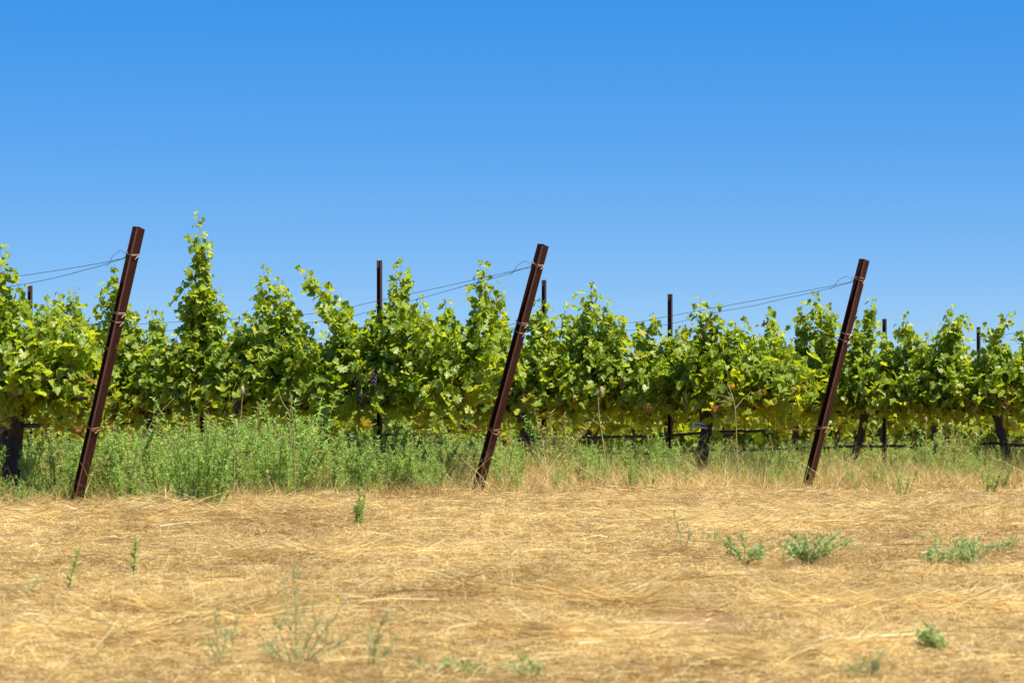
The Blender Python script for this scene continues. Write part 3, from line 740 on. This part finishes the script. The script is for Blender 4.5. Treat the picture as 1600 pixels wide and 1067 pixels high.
def rp(r, t, z): return row_pt(r, t, z)
gw = 'thin trellis wires strung along the vine rows'
side = {1: 'leftmost', 2: 'middle', 3: 'rightmost'}
for r, near, far in [(1, [(1.0, 1.73)], 16), (2, [(1.25, 1.68), (2.2, 1.60)], 16), (3, [(1.64, 1.66), (2.4, 1.61)], 16)]:
    s = POST[r][0]; a = s + U * .055 + np.array([0, 0, .002])
    j = a + U * .22 + np.array([0, 0, -.045])
    up = [a, j] + [rp(r, t, z) for t, z in near] + [rp(r, 5, 1.60), rp(r, far, 1.60)]
    lo = [a - [0, 0, .004], j - [0, 0, .012]] + [rp(r, t, z - .075) for t, z in near] + [rp(r, 5, 1.52), rp(r, far, 1.52)]
    poly_obj('trellis_wire', up, .0021, 'wire', f'upper of the two thin wires running back from the top of the {side[r]} leaning post', 'wire', gw)
    poly_obj('trellis_wire', lo, .0021, 'wire', f'lower of the two thin wires running back from the top of the {side[r]} leaning post', 'wire', gw, wob=.004, seed=r)
    # loose curl where the wires are spliced
    q = np.linspace(0, 1, 14)[:, None]
    curl = a + U * .02 + U * .19 * q + np.array([0, 0, 1]) * (.05 * np.sin(q * math.pi) - .045 * q) + N * .012 * np.sin(q * 9)
    tail = np.array([curl[-1] + U * (.02 * i) + np.array([0, 0, -.018 * i * (1 - .1 * i)]) for i in range(1, 4)])
    poly_obj('wire_curl', np.concatenate([curl, tail]), .0018, 'wire', f'loose curl of wire end at the top splice of the {side[r]} leaning post', 'wire', 'wire curls at the post tops', sub=2)
    # foliage wires from the middle of the post
    m1 = POST[r][1] + U * .055
    poly_obj('foliage_wire', [m1, rp(r, 1.2, 1.30), rp(r, far, 1.28)], .0021, 'wire', f'thin wire running into the leaves from the middle of the {side[r]} leaning post', 'wire', gw)
# fourth row: its post stands outside the picture
poly_obj('trellis_wire', [POST[4][0] + U * .055, rp(4, 1.3, 1.50), rp(4, 5, 1.46), rp(4, 18, 1.46)], .0021, 'wire', 'thin wire crossing the sky at the right edge, right of the last stake', 'wire', gw)

gd = 'black drip hoses under the vines'
def hose_pts(r, pxs): return [rp(r, *row_at(r, px, py)) for px, py in pxs]
h2 = hose_pts(2, [(610, 678), (575, 686), (538, 690), (505, 694), (473, 697), (400, 705), (330, 712), (247, 717), (194, 724), (150, 728)])
poly_obj('drip_hose', h2, .013, 'hose', 'sagging black hose half hidden in the weeds left of the middle post', 'hose', gd, 8, wob=.003)
poly_obj('anchor_wire', [POST[2][3] + U * .055, rp(2, .55, POST[2][3][2] - .035), h2[0]], .0042, 'rust', 'orange rusty wire from the foot of the middle post to the hose', 'wire', 'rusty anchor wires', wob=.002)
h3 = hose_pts(3, [(1196, 673), (1150, 674), (1095, 676), (1039, 681), (940, 683), (870, 686), (800, 689), (740, 691), (680, 692), (600, 692), (480, 694), (300, 696)])
poly_obj('drip_hose', h3, .0135, 'hose', 'long black hose strung between the trunks left of the rightmost post', 'hose', gd, 8, wob=.003, seed=2)
poly_obj('anchor_wire', [POST[3][3] + U * .055, rp(3, .35, POST[3][3][2] - .03), h3[0]], .0042, 'rust', 'orange rusty wire from the foot of the rightmost post to the hose', 'wire', 'rusty anchor wires', wob=.002)
h4 = hose_pts(4, [(1640, 694), (1600, 695), (1537, 693), (1510, 692), (1481, 695), (1390, 697), (1307, 698), (1200, 702), (1095, 704), (997, 709), (870, 704), (800, 704), (700, 703), (560, 702)])
poly_obj('drip_hose', h4, .0145, 'hose', 'black hose crossing behind the foot of the rightmost post to the right edge', 'hose', gd, 8, wob=.003, seed=3)
t1, z1 = row_at(1, 62, 665)
h1 = [rp(1, t1, z1), rp(1, t1 + .35, z1), rp(1, t1 + .8, z1 - .03), rp(1, 4, .5)]
poly_obj('drip_hose', h1, .017, 'hose', 'black hose with an end fitting at the left edge beside a thick trunk', 'hose', gd, 8)
poly_obj('anchor_wire', [POST[1][3] + U * .055, rp(1, t1 * .5, .5 * (POST[1][3][2] + z1) - .01), h1[0]], .0035, 'rust', 'dark rusty wire from the foot of the leftmost post to the hose end', 'wire', 'rusty anchor wires', wob=.002)

# ------------------------------------------------------------------ grapevines
_half = [(-.06, .10), (-.10, .27), (.02, .40), (.10, .50), (.22, .44), (.30, .50), (.44, .60), (.56, .50), (.60, .34), (.72, .36), (.84, .22), (.90, .12)]
OUT = np.array([(.10, .0)] + _half + [(1.03, 0)] + [(a, -b) for a, b in _half[::-1]])
_low = [(-.08, .2), (.10, .50), (.44, .60), (.60, .34), (.84, .22)]
OUTL = np.array([(.10, .0)] + _low + [(1.03, 0)] + [(a, -b) for a, b in _low[::-1]])

def leaf_arrays(P, Nn, Tip, size, tint, rng, low=False):
    """palmate lobed leaves: attach point P, normal Nn, tip direction Tip"""
    O = OUTL if low else OUT
    n = len(P); Nn = unit(Nn); X = unit(Tip - Nn * np.sum(Tip * Nn, 1, keepdims=True)); Yv = np.cross(Nn, X)
    ctr = np.array([[.36, 0]])
    q = np.concatenate([ctr, O])                         # local outline
    jit = rng.normal(0, .035, (n, len(q), 2)); jit[:, 0] = 0
    xy = q[None] + jit
    x = xy[..., 0]; y = xy[..., 1] * rng.uniform(.85, 1.1, (n, 1))
    cup = rng.normal(.30, .42, (n, 1)); droop = rng.normal(.40, .38, (n, 1)); wav = rng.normal(0, .10, (n, len(q)))
    z = cup * np.abs(y) - droop * (x - .36) ** 2 * np.sign(x - .2) + wav * (np.abs(y) + .3 * np.abs(x - .36)) * 1.6
    z += rng.normal(0, .25, (n, 1)) * y * (x)
    v = P[:, None] + size[:, None, None] * (x[..., None] * X[:, None] + y[..., None] * Yv[:, None] + z[..., None] * Nn[:, None])
    m = len(O); k = np.arange(m)
    tri = np.stack([np.zeros(m, int), 1 + k, 1 + (k + 1) % m], 1)
    f = (tri[None] + (np.arange(n) * (m + 1))[:, None, None]).reshape(-1, 3)
    return v.reshape(-1, 3), f, np.repeat(tint, m + 1, axis=0)

def shoot_path(rng, base, top, wob=.05, droop=0.0, n=12):
    s = np.linspace(0, 1, n)[:, None]
    ctrl = np.array([rng.normal(0, wob), rng.normal(0, wob), 0])
    p = base + (top - base) * s + ctrl * np.sin(s * math.pi) + np.array([rng.normal(0, wob * .6), rng.normal(0, wob * .6), 0]) * np.sin(s * 2 * math.pi)
    if droop: p[:, 2] -= droop * (s[:, 0] ** 3)
    return p

def vine_foliage(rng, specs, half, low=False, density=1.0, yellow=.25, brown=.02):
    """specs: list of (x, top_z, y, kind). Returns foliage arrays + MB of canes"""
    P = []; NN = []; TP = []; SZ = []; TT = []; canes = MB()
    up = np.array([0, 0, 1.0])
    def add(p, out, sz, zrel):
        n = len(p)
        nn = unit(out) * rng.uniform(.15, 1.0, (n, 1)) + up * rng.uniform(.1, 1.0, (n, 1)) + rng.normal(0, .38, (n, 3))
        tp = unit(out) * rng.uniform(.1, .7, (n, 1)) + np.array([0, 0, -1.0]) * rng.uniform(.0, .9, (n, 1)) + rng.normal(0, .35, (n, 3))
        P.append(p); NN.append(nn); TP.append(tp); SZ.append(sz)
        low_ = np.clip((1.15 - p[:, 2]) / .45, 0, 1)
        r = np.clip(rng.normal(.10 + yellow * low_ * .9, .16, n), 0, 1)
        r = np.where(rng.random(n) < .07 + .05 * low_, rng.uniform(.5, 1, n), r)
        g = np.clip(rng.normal(.42 + .25 * zrel, .22, n), 0, 1)
        b = np.where(rng.random(n) < brown * 2.2 * low_ ** 1.5, rng.uniform(.4, 1, n), 0)
        TT.append(np.stack([r, g, b], 1))
    for (x0, topz, y0, kind) in specs:
        zb = .82 + rng.normal(0, .03)
        if kind == 'skirt':
            sy = 1 if rng.random() < .72 else -1
            base = np.array([x0, 0, zb + rng.uniform(0, .35)]); tip = np.array([x0 + rng.normal(0, .25), sy * rng.uniform(.18, .42), topz])
            pth = shoot_path(rng, base, tip, .05); pth[:, 2] += .16 * np.sin(np.linspace(0, math.pi, len(pth)))
            step, rad, l0, l1, lat = .050, .0028, .118, .085, 0
        elif kind == 'tall':
            base = np.array([x0 + rng.normal(0, .05), y0, zb]); tip = np.array([x0, y0, topz])
            pth = shoot_path(rng, base, tip, .035, n=18)
            step, rad, l0, l1, lat = .024, .0034, .112, .068, 1.3
        elif isinstance(kind, tuple):        # leaning: kind = (dx) of the tip against the base
            base = np.array([x0 - kind[0], y0, zb]); tip = np.array([x0, y0, topz])
            pth = shoot_path(rng, base, tip, .03, n=18); s = np.linspace(0, 1, 18)
            pth[:, 0] = x0 - kind[0] + kind[0] * s ** 2.2
            step, rad, l0, l1, lat = .028, .0034, .110, .068, 1.0
        else:
            base = np.array([x0 + rng.normal(0, .06), rng.normal(0, .05), zb]); tip = np.array([x0 + rng.normal(0, .10), y0 + rng.normal(0, .12), topz])
            pth = shoot_path(rng, base, tip, .07, droop=rng.uniform(0, .08))
            step, rad, l0, l1, lat = .040, .0034, .110, .070, 1.0
        seg = np.linalg.norm(np.diff(pth, axis=0), axis=1); cum = np.concatenate([[0], np.cumsum(seg)]); Ln = cum[-1]
        tube(canes, pth, np.linspace(rad, rad * .5, len(pth)), 4, caps=False)
        d = np.arange(.04, Ln + .001, step / density) + rng.normal(0, .008, len(np.arange(.04, Ln + .001, step / density)))
        u = np.clip(d / Ln, 0, 1); p = np.stack([np.interp(u * Ln, cum, pth[:, i]) for i in range(3)], 1); n = len(p)
        az = np.where(np.arange(n) % 2 == 0, math.pi / 2, -math.pi / 2) + rng.normal(0, .75, n) + rng.uniform(-.6, .6)
        out = np.stack([np.cos(az), np.sin(az), rng.uniform(-.1, .5, n)], 1)
        sz = (l0 + (l1 - l0) * u) * rng.uniform(.72, 1.25, n)
        if kind == 'tall' or isinstance(kind, tuple):
            sz *= np.interp(u, [.0, .8, 1.0], [1, 1, .72])
        pet = sz * rng.uniform(.35, .9, n)
        add(p + unit(out) * pet[:, None], out, sz, u)
        if lat:
            m = int(n * 3.0 * lat)
            uu = rng.random(m) ** 1.15 * .86; q = np.stack([np.interp(uu * Ln, cum, pth[:, i]) for i in range(3)], 1)
            az = rng.uniform(0, 6.28, m); rr = np.abs(rng.normal(.07, .07, m)) * (1 if kind == 'up' else .75) * (1.1 - .6 * uu)
            rr = np.clip(rr * 1.6, .02, .30)
            if kind == 'tall': rr = np.clip(np.abs(rng.normal(.05, .05, m)), .02, .15)
            o2 = np.stack([np.cos(az) * .8, np.sin(az) * 1.15, rng.normal(.1, .3, m)], 1)
            add(q + o2 * rr[:, None], o2, rng.uniform(.045, .115, m) * (1 - .3 * uu), uu)
    P, NN, TP, SZ, TT = map(np.concatenate, (P, NN, TP, SZ, TT)); SZ = SZ * .96
    return leaf_arrays(P, NN, TP, SZ, TT, rng, low) + (canes,)

def trunk_mb(rng, half, lean, rad=.042, hz=.80, arms=(1, 1)):
    t = MB(); c = MB()
    s = np.linspace(0, 1, 14)
    p = np.stack([lean[0] * (s - s * 0) + .034 * np.sin(s * 5 + rng.uniform(0, 6)), lean[1] * s + .030 * np.sin(s * 4 + rng.uniform(0, 6)), -.05 + (hz + .05) * s], 1)
    r = rad * (1.15 - .35 * s + .22 * np.exp(-s * 9) + .18 * np.exp(-((s - .95) / .10) ** 2)) * (1 + rng.normal(0, .13, 14))
    v0 = len(t.v); tube(t, p, r, 10)
    t.v[v0] = t.v[v0] + rng.normal(0, .0075, t.v[v0].shape)
    tip = p[-1]
    for sgn, on in zip((1, -1), arms):
        if not on: continue
        L = half * on
        s2 = np.linspace(0, 1, 10)
        q = np.stack([tip[0] + sgn * L * s2, tip[1] * (1 - s2) + rng.normal(0, .008, 10), hz - .03 + .05 * np.sin(s2 * 1.6) + rng.normal(0, .008, 10)], 1); q[0] = tip - [0, 0, .03]
        tube(c, q, np.linspace(.026, .012, 10) * (1 + rng.normal(0, .12, 10)), 7)
    return t, c

def grape_cluster(rng):
    mb = MB(); n = 26
    th = np.linspace(0, math.pi, 5); ph = np.linspace(0, 2 * math.pi, 7)[:-1]
    sv = np.array([(math.sin(a) * math.cos(b), math.sin(a) * math.sin(b), math.cos(a)) for a in th for b in ph])
    fs = np.array([(i * 6 + j, (i + 1) * 6 + j, (i + 1) * 6 + (j + 1) % 6, i * 6 + (j + 1) % 6) for i in range(4) for j in range(6)])
    for i in range(n):
        u = i / n; r = .030 * (1 - .75 * u); a = i * 2.4
        mb.add(sv * rng.uniform(.0075, .0098) + np.array([math.cos(a) * r, math.sin(a) * r, -.11 * u]), fs)
    tube(mb, np.array([[0, 0, .06], [0, 0, .03], [0, 0, -.05]]), .0025, 5)
    return mb

def make_vine(rng, specs, half, lean=(0, 0), rad=.042, arms=(1, 1), low=False, density=1.0, yellow=.3, brown=.02, tape=None, grapes=()):
    root = empty('grapevine', (0, 0, 0), ROWROT)
    t, c = trunk_mb(rng, half, lean, rad, arms=arms)
    t.obj('trunk', M['bark'], root); c.obj('cordon', M['bark'], root)
    v, f, tt, canes = vine_foliage(rng, specs, half, low, density, yellow, brown)
    link('foliage', mesh_np('foliage', v, [f], M['leaf'], tt), root)
    canes.obj('shoots', M['cane'], root)
    if tape:
        tm = MB(); z = np.linspace(-.5, .5, 4) * .055; s = tape / .80
        ring = np.array([lean[0] * s, lean[1] * s, tape])
        for k in range(2):
            p = loop_pts(rad * .98, rad * .98, 0, (rng.normal(0, .25), rng.normal(0, .25)), n=14); p[:, 2] += k * .02
            tube(tm, p + ring, .011, 5, caps=False)
        e = np.array([[rad * .7, rad * .8, 0], [rad * 1.1, rad * 1.2, -.01], [rad * 1.25, rad * 1.3, -.045]]) + ring
        tube(tm, e, .008, 5)
        tm.obj('tape', M['tape'], root)
    for g in grapes:
        o = grape_cluster(rng).obj('grape_cluster', M['grape'], root); o.location = g
    return root

def generic_specs(rng, x0, x1, ztop, n_per_m=12.0, skirt_per_m=11.0, zlow=.55):
    n = int((x1 - x0) * n_per_m)
    sp = []
    for x in np.linspace(x0, x1, n):
        if rng.random() < .05: sp.append((x + rng.normal(0, .05), ztop * rng.uniform(1.04, 1.15), rng.normal(0, .08), 'tall'))
        else: sp.append((x + rng.normal(0, .05), ztop * rng.uniform(.86, 1.05), rng.normal(0, .10), 'up'))
    for x in np.linspace(x0, x1, int((x1 - x0) * skirt_per_m)):
        sp.append((x + rng.normal(0, .08), rng.uniform(zlow, zlow + .35), 0, 'skirt'))
    return sp

SHOOTS = {1: [(4, 372), (28, 432), (62, 452), (85, 470)],
          2: [(88, 446), (180, 405), (125, 440), (152, 456), (208, 458), (235, 470), (317, 325), (593, 470), (587, 478), (47, 490), (320, 400), (302, 452), (336, 440), (372, 482), (408, 410), (430, 428), (452, 458), (473, 415, (.75,)), (548, 455), (612, 397), (632, 446), (645, 478), (705, 488, (-.3,)), (742, 393), (728, 470)],
          3: [(850, 484), (1047, 520), (1041, 526), (792, 480), (765, 470), (852, 466), (872, 472), (890, 500), (920, 443), (912, 480), (950, 470), (966, 492), (1022, 487, (-.15,)), (1060, 505), (1108, 465), (1128, 474), (1145, 500), (1210, 520)],
          4: [(1382, 546), (1387, 552), (1162, 498), (1207, 478), (1255, 472), (1278, 457), (1300, 472), (1355, 467), (1342, 500), (1413, 488), (1425, 515), (1490, 478), (1512, 488, (-.3,)), (1470, 505), (1455, 520), (1582, 486, (-.35,)), (1560, 520), (1605, 505)]}
BASE = {1: 1.46, 2: 1.53, 3: 1.46, 4: 1.39}
gv = 'grapevines of the front rows'
VINES = {  # row: list of (t trunk, t0, t1, lean, radius, tape, label)
    1: [(.85, -.02, 2.1, (-.10, .05), .062, None, 'grapevine with a thick crooked black trunk at the left edge, before the leftmost post'), (3.2, 2.1, 4.4, (.05, 0), .045, None, 'grapevine at the left edge, next one back from the thick crooked trunk')],
    2: [(1.95, .28, 3.2, (.02, -.02), .034, None, 'grapevine left of the middle leaning post, a thin stake against its trunk'), (4.5, 3.2, 5.7, (-.05, .03), .046, .55, 'grapevine with the tallest shoot, pale tape on its trunk behind the largest weed bush'),
        (6.9, 5.7, 8.1, (.05, .02), .045, None, 'grapevine between the left edge and the leftmost post, behind that post'), (9.3, 8.1, 10.5, (.05, .02), .045, None, 'grapevine in the second row, beyond the left edge')],
    3: [(1.25, .15, 2.4, (-.03, .02), .060, .60, 'grapevine left of the rightmost post, thick black trunk with pale blue tape'), (3.5, 2.4, 4.7, (-.02, .0), .038, .62, 'grapevine just right of the middle post, slim black trunk with pale tape'),
        (5.8, 4.7, 6.9, (.03, 0), .042, None, 'grapevine seen behind the leaves left of the middle post')],
    4: [(.96, -.3, 1.95, (.06, .0), .045, None, 'grapevine at the right edge, trunk behind the hose'), (2.93, 1.95, 4.1, (-.18, .0), .046, None, 'grapevine with a leaning black trunk just right of the rightmost post'), (5.42, 4.1, 6.6, (.05, 0), .052, None, 'grapevine with a stout black trunk behind the hose, left of the taped thick trunk')]}
for r, lst in VINES.items():
    sh = []
    for s in SHOOTS[r]:
        t, z = row_at(r, s[0], s[1]); sh.append((t, z, s[2] if len(s) > 2 else 'tall'))
    for i, (t, t0, t1, lean, rad, tape, lab) in enumerate(lst):
        rng = np.random.default_rng(100 * r + i)
        sp = generic_specs(rng, t0 - t, t1 - t, BASE[r])
        for (ts, zs, kd) in sh:
            if r == 2: ts = max(ts, .24)
            if t0 <= ts < t1 or (i == 0 and ts < t0):
                if isinstance(kd, tuple): sp.append((ts - t, zs, rng.normal(0, .05), kd))
                else:
                    sp.append((ts - t, zs, rng.normal(0, .06) - (.13 if ts < .3 and r == 2 else 0), 'tall'))
                    for q in range(2):      # lower companions widen the foot of the tall shoot
                        sp.append((ts - t + rng.normal(0, .24), .82 + (zs - .82) * rng.uniform(.5, .8), rng.normal(0, .1), 'up'))
        if r == 1 and i == 0:               # leaves hanging in front of the leftmost post
            sp += [(-t + .02, 1.16, .20, 'skirt'), (-t + .1, 1.14, .2, 'up')]
        gr = []
        if r == 2 and i == 0: gr = [tuple(np.array([row_t(2, px) - t, .30, row_at(2, px, py)[1]])) for px, py in ((625, 580), (602, 598), (606, 612))]
        if r == 2 and i == 1: gr = [(row_t(2, 410) - t, .30, row_at(2, 410, 620)[1])]
        L = max(t1 - t, t - t0)
        v = make_vine(rng, sp, L, lean, rad, arms=((t1 - t) / L, (t - t0) / L), yellow=.10, brown=.06 if r == 4 else .035, tape=tape, grapes=gr)
        p = row_pt(r, t); v.location = (p[0], p[1], float(ground(p[0], p[1])))
        tag(v, lab, 'grapevine', gv)

# vines of the rows behind: a few kinds, copied with their parts
protos = []
for k in range(4):
    rng = np.random.default_rng(900 + k)
    sp = generic_specs(rng, -1.22, 1.22, 1.40, 8.0, 9.0, .55)
    for q in range(3): sp.append((rng.uniform(-1.1, 1.1), rng.uniform(1.5, 1.72), rng.normal(0, .05), 'tall'))
    protos.append(make_vine(rng, sp, 1.2, (rng.normal(0, .05), 0), .045, low=True, density=1.0, yellow=.05, brown=.04))
used = [False] * 4
ordinal = {2: 'second', 3: 'third', 4: 'fourth', 5: 'fifth', 6: 'sixth', 7: 'seventh', 8: 'eighth'}
rng = np.random.default_rng(77)
nback = 0
for r in range(3, 9):
    t_hi = (ROWS[r][0] + .2 * ROWS[r][1]) / (.8 * math.sqrt(.5)) + 1.5
    t_lo = max(.9, (ROWS[r][0] - .2 * ROWS[r][1]) / (1.2 * math.sqrt(.5)) - 1.0)
    t = {3: 8.1, 4: 7.8, 5: 1.1}.get(r, t_lo)
    while t < t_hi:
        k = int(rng.integers(4))
        o = protos[k] if not used[k] else copy_tree(protos[k]); used[k] = True
        p = row_pt(r, t); o.location = (p[0], p[1], float(ground(p[0], p[1]))); o.rotation_euler = (0, 0, ROWROT + (math.pi if rng.random() < .5 else 0)); s = rng.uniform(.94, 1.06); o.scale = (1, 1, s)
        tag(o, f'grapevine in the {ordinal[r]} row from the left, one of those hidden behind the front vines', 'grapevine', f'back vines of the {ordinal[r]} row')
        t += 2.4; nback += 1
for k in range(4):
    if not used[k]: bpy.data.objects.remove(protos[k])

# the far rows, one mass of leaves over dark trunks
def far_rows():
    rng = np.random.default_rng(5)
    V = []; Fq = []; T = []; base = 0
    for r in range(9, 18):
        t_hi = (ROWS[r][0] + .22 * ROWS[r][1]) / (.78 * math.sqrt(.5)); t_lo = max(0, (ROWS[r][0] - .22 * ROWS[r][1]) / (1.22 * math.sqrt(.5)))
        n = int((t_hi - t_lo) * 420)
        t = rng.uniform(t_lo, t_hi, n); z = .12 + rng.random(n) ** .8 * (1.25 + .5 * vnoise(t * .8, t * 0 + r, 3)); y = rng.normal(0, .2, n)
        P = ROWS[r] + U * t[:, None] + N * y[:, None]; P[:, 2] = z
        d = rng.normal(0, 1, (n, 3))
        v, f, k = ribbons(P, d, rng.uniform(.12, .2, n), rng.uniform(.12, .2, n), rng.normal(0, .2, (n, 3)), nseg=1, tipw=.5, rng=rng)
        V.append(v); Fq.append(f + base); base += len(v)
        T.append(np.repeat(np.stack([rng.uniform(0, .15, n), rng.random(n) * .6, np.zeros(n)], 1), k, axis=0))
    o = link('far_vines', mesh_np('far_vines', np.concatenate(V), [np.concatenate(Fq)], M['leaf'], np.concatenate(T)))
    tag(o, 'leaves of the farthest vine rows glimpsed under and between the nearer vines', 'vines', kind='stuff')
far_rows()

# ------------------------------------------------------------------ light, sky, camera
SUN_EL = math.radians(63); sd = np.array([.81, -.585]); sd /= np.linalg.norm(sd)
S = np.array([sd[0] * math.cos(SUN_EL), sd[1] * math.cos(SUN_EL), math.sin(SUN_EL)])
w = bpy.data.worlds.new('World'); scene.world = w; w.use_nodes = True
nt = w.node_tree; nt.nodes.clear()
sky = nt.nodes.new('ShaderNodeTexSky'); sky.sky_type = 'NISHITA'; sky.sun_disc = False
sky.sun_elevation = SUN_EL; sky.sun_rotation = math.atan2(S[0], S[1])
sky.altitude = 3000; sky.air_density = 1.0; sky.dust_density = 0.0; sky.ozone_density = 4.0
hs = nt.nodes.new('ShaderNodeHueSaturation'); hs.inputs['Saturation'].default_value = 2.75; hs.inputs['Hue'].default_value = .508
bg = nt.nodes.new('ShaderNodeBackground'); bg.inputs[1].default_value = .186
wo = nt.nodes.new('ShaderNodeOutputWorld')
gm = nt.nodes.new('ShaderNodeGamma'); gm.inputs[1].default_value = .36
nt.links.new(sky.outputs[0], gm.inputs[0]); nt.links.new(gm.outputs[0], hs.inputs['Color']); tn = nt.nodes.new('ShaderNodeMix'); tn.data_type = 'RGBA'; tn.blend_type = 'MULTIPLY'; tn.inputs[0].default_value = 1; tn.inputs[7].default_value = (.9, 1.02, 1.21, 1)
nt.links.new(hs.outputs[0], tn.inputs[6]); nt.links.new(tn.outputs[2], bg.inputs[0]); nt.links.new(bg.outputs[0], wo.inputs[0])
sl = bpy.data.lights.new('sun', 'SUN'); sl.energy = 5.0; sl.angle = math.radians(.5); sl.color = (1, .95, .87)
so = bpy.data.objects.new('sun', sl); COL.objects.link(so)
from mathutils import Vector
so.rotation_euler = Vector((-S).tolist()).to_track_quat('-Z', 'Y').to_euler()

cam = bpy.data.cameras.new('camera'); co = bpy.data.objects.new('camera', cam); COL.objects.link(co)
co.location = (0, 0, CAMZ); co.rotation_euler = (math.radians(90), 0, 0)
cam.sensor_width = 36; cam.lens = 36 * F; cam.shift_y = (HZ - 533.5) / 1600
cam.clip_start = .1; cam.clip_end = 6000
cam.dof.use_dof = True; cam.dof.focus_distance = 21.5; cam.dof.aperture_fstop = 5.0
scene.camera = co
scene.view_settings.view_transform = 'Standard'; scene.view_settings.look = 'None'
scene.view_settings.exposure = 1.0; scene.view_settings.gamma = 1
scene.render.engine = 'CYCLES'
scene.cycles.max_bounces = 8; scene.cycles.transmission_bounces = 6; scene.cycles.diffuse_bounces = 5
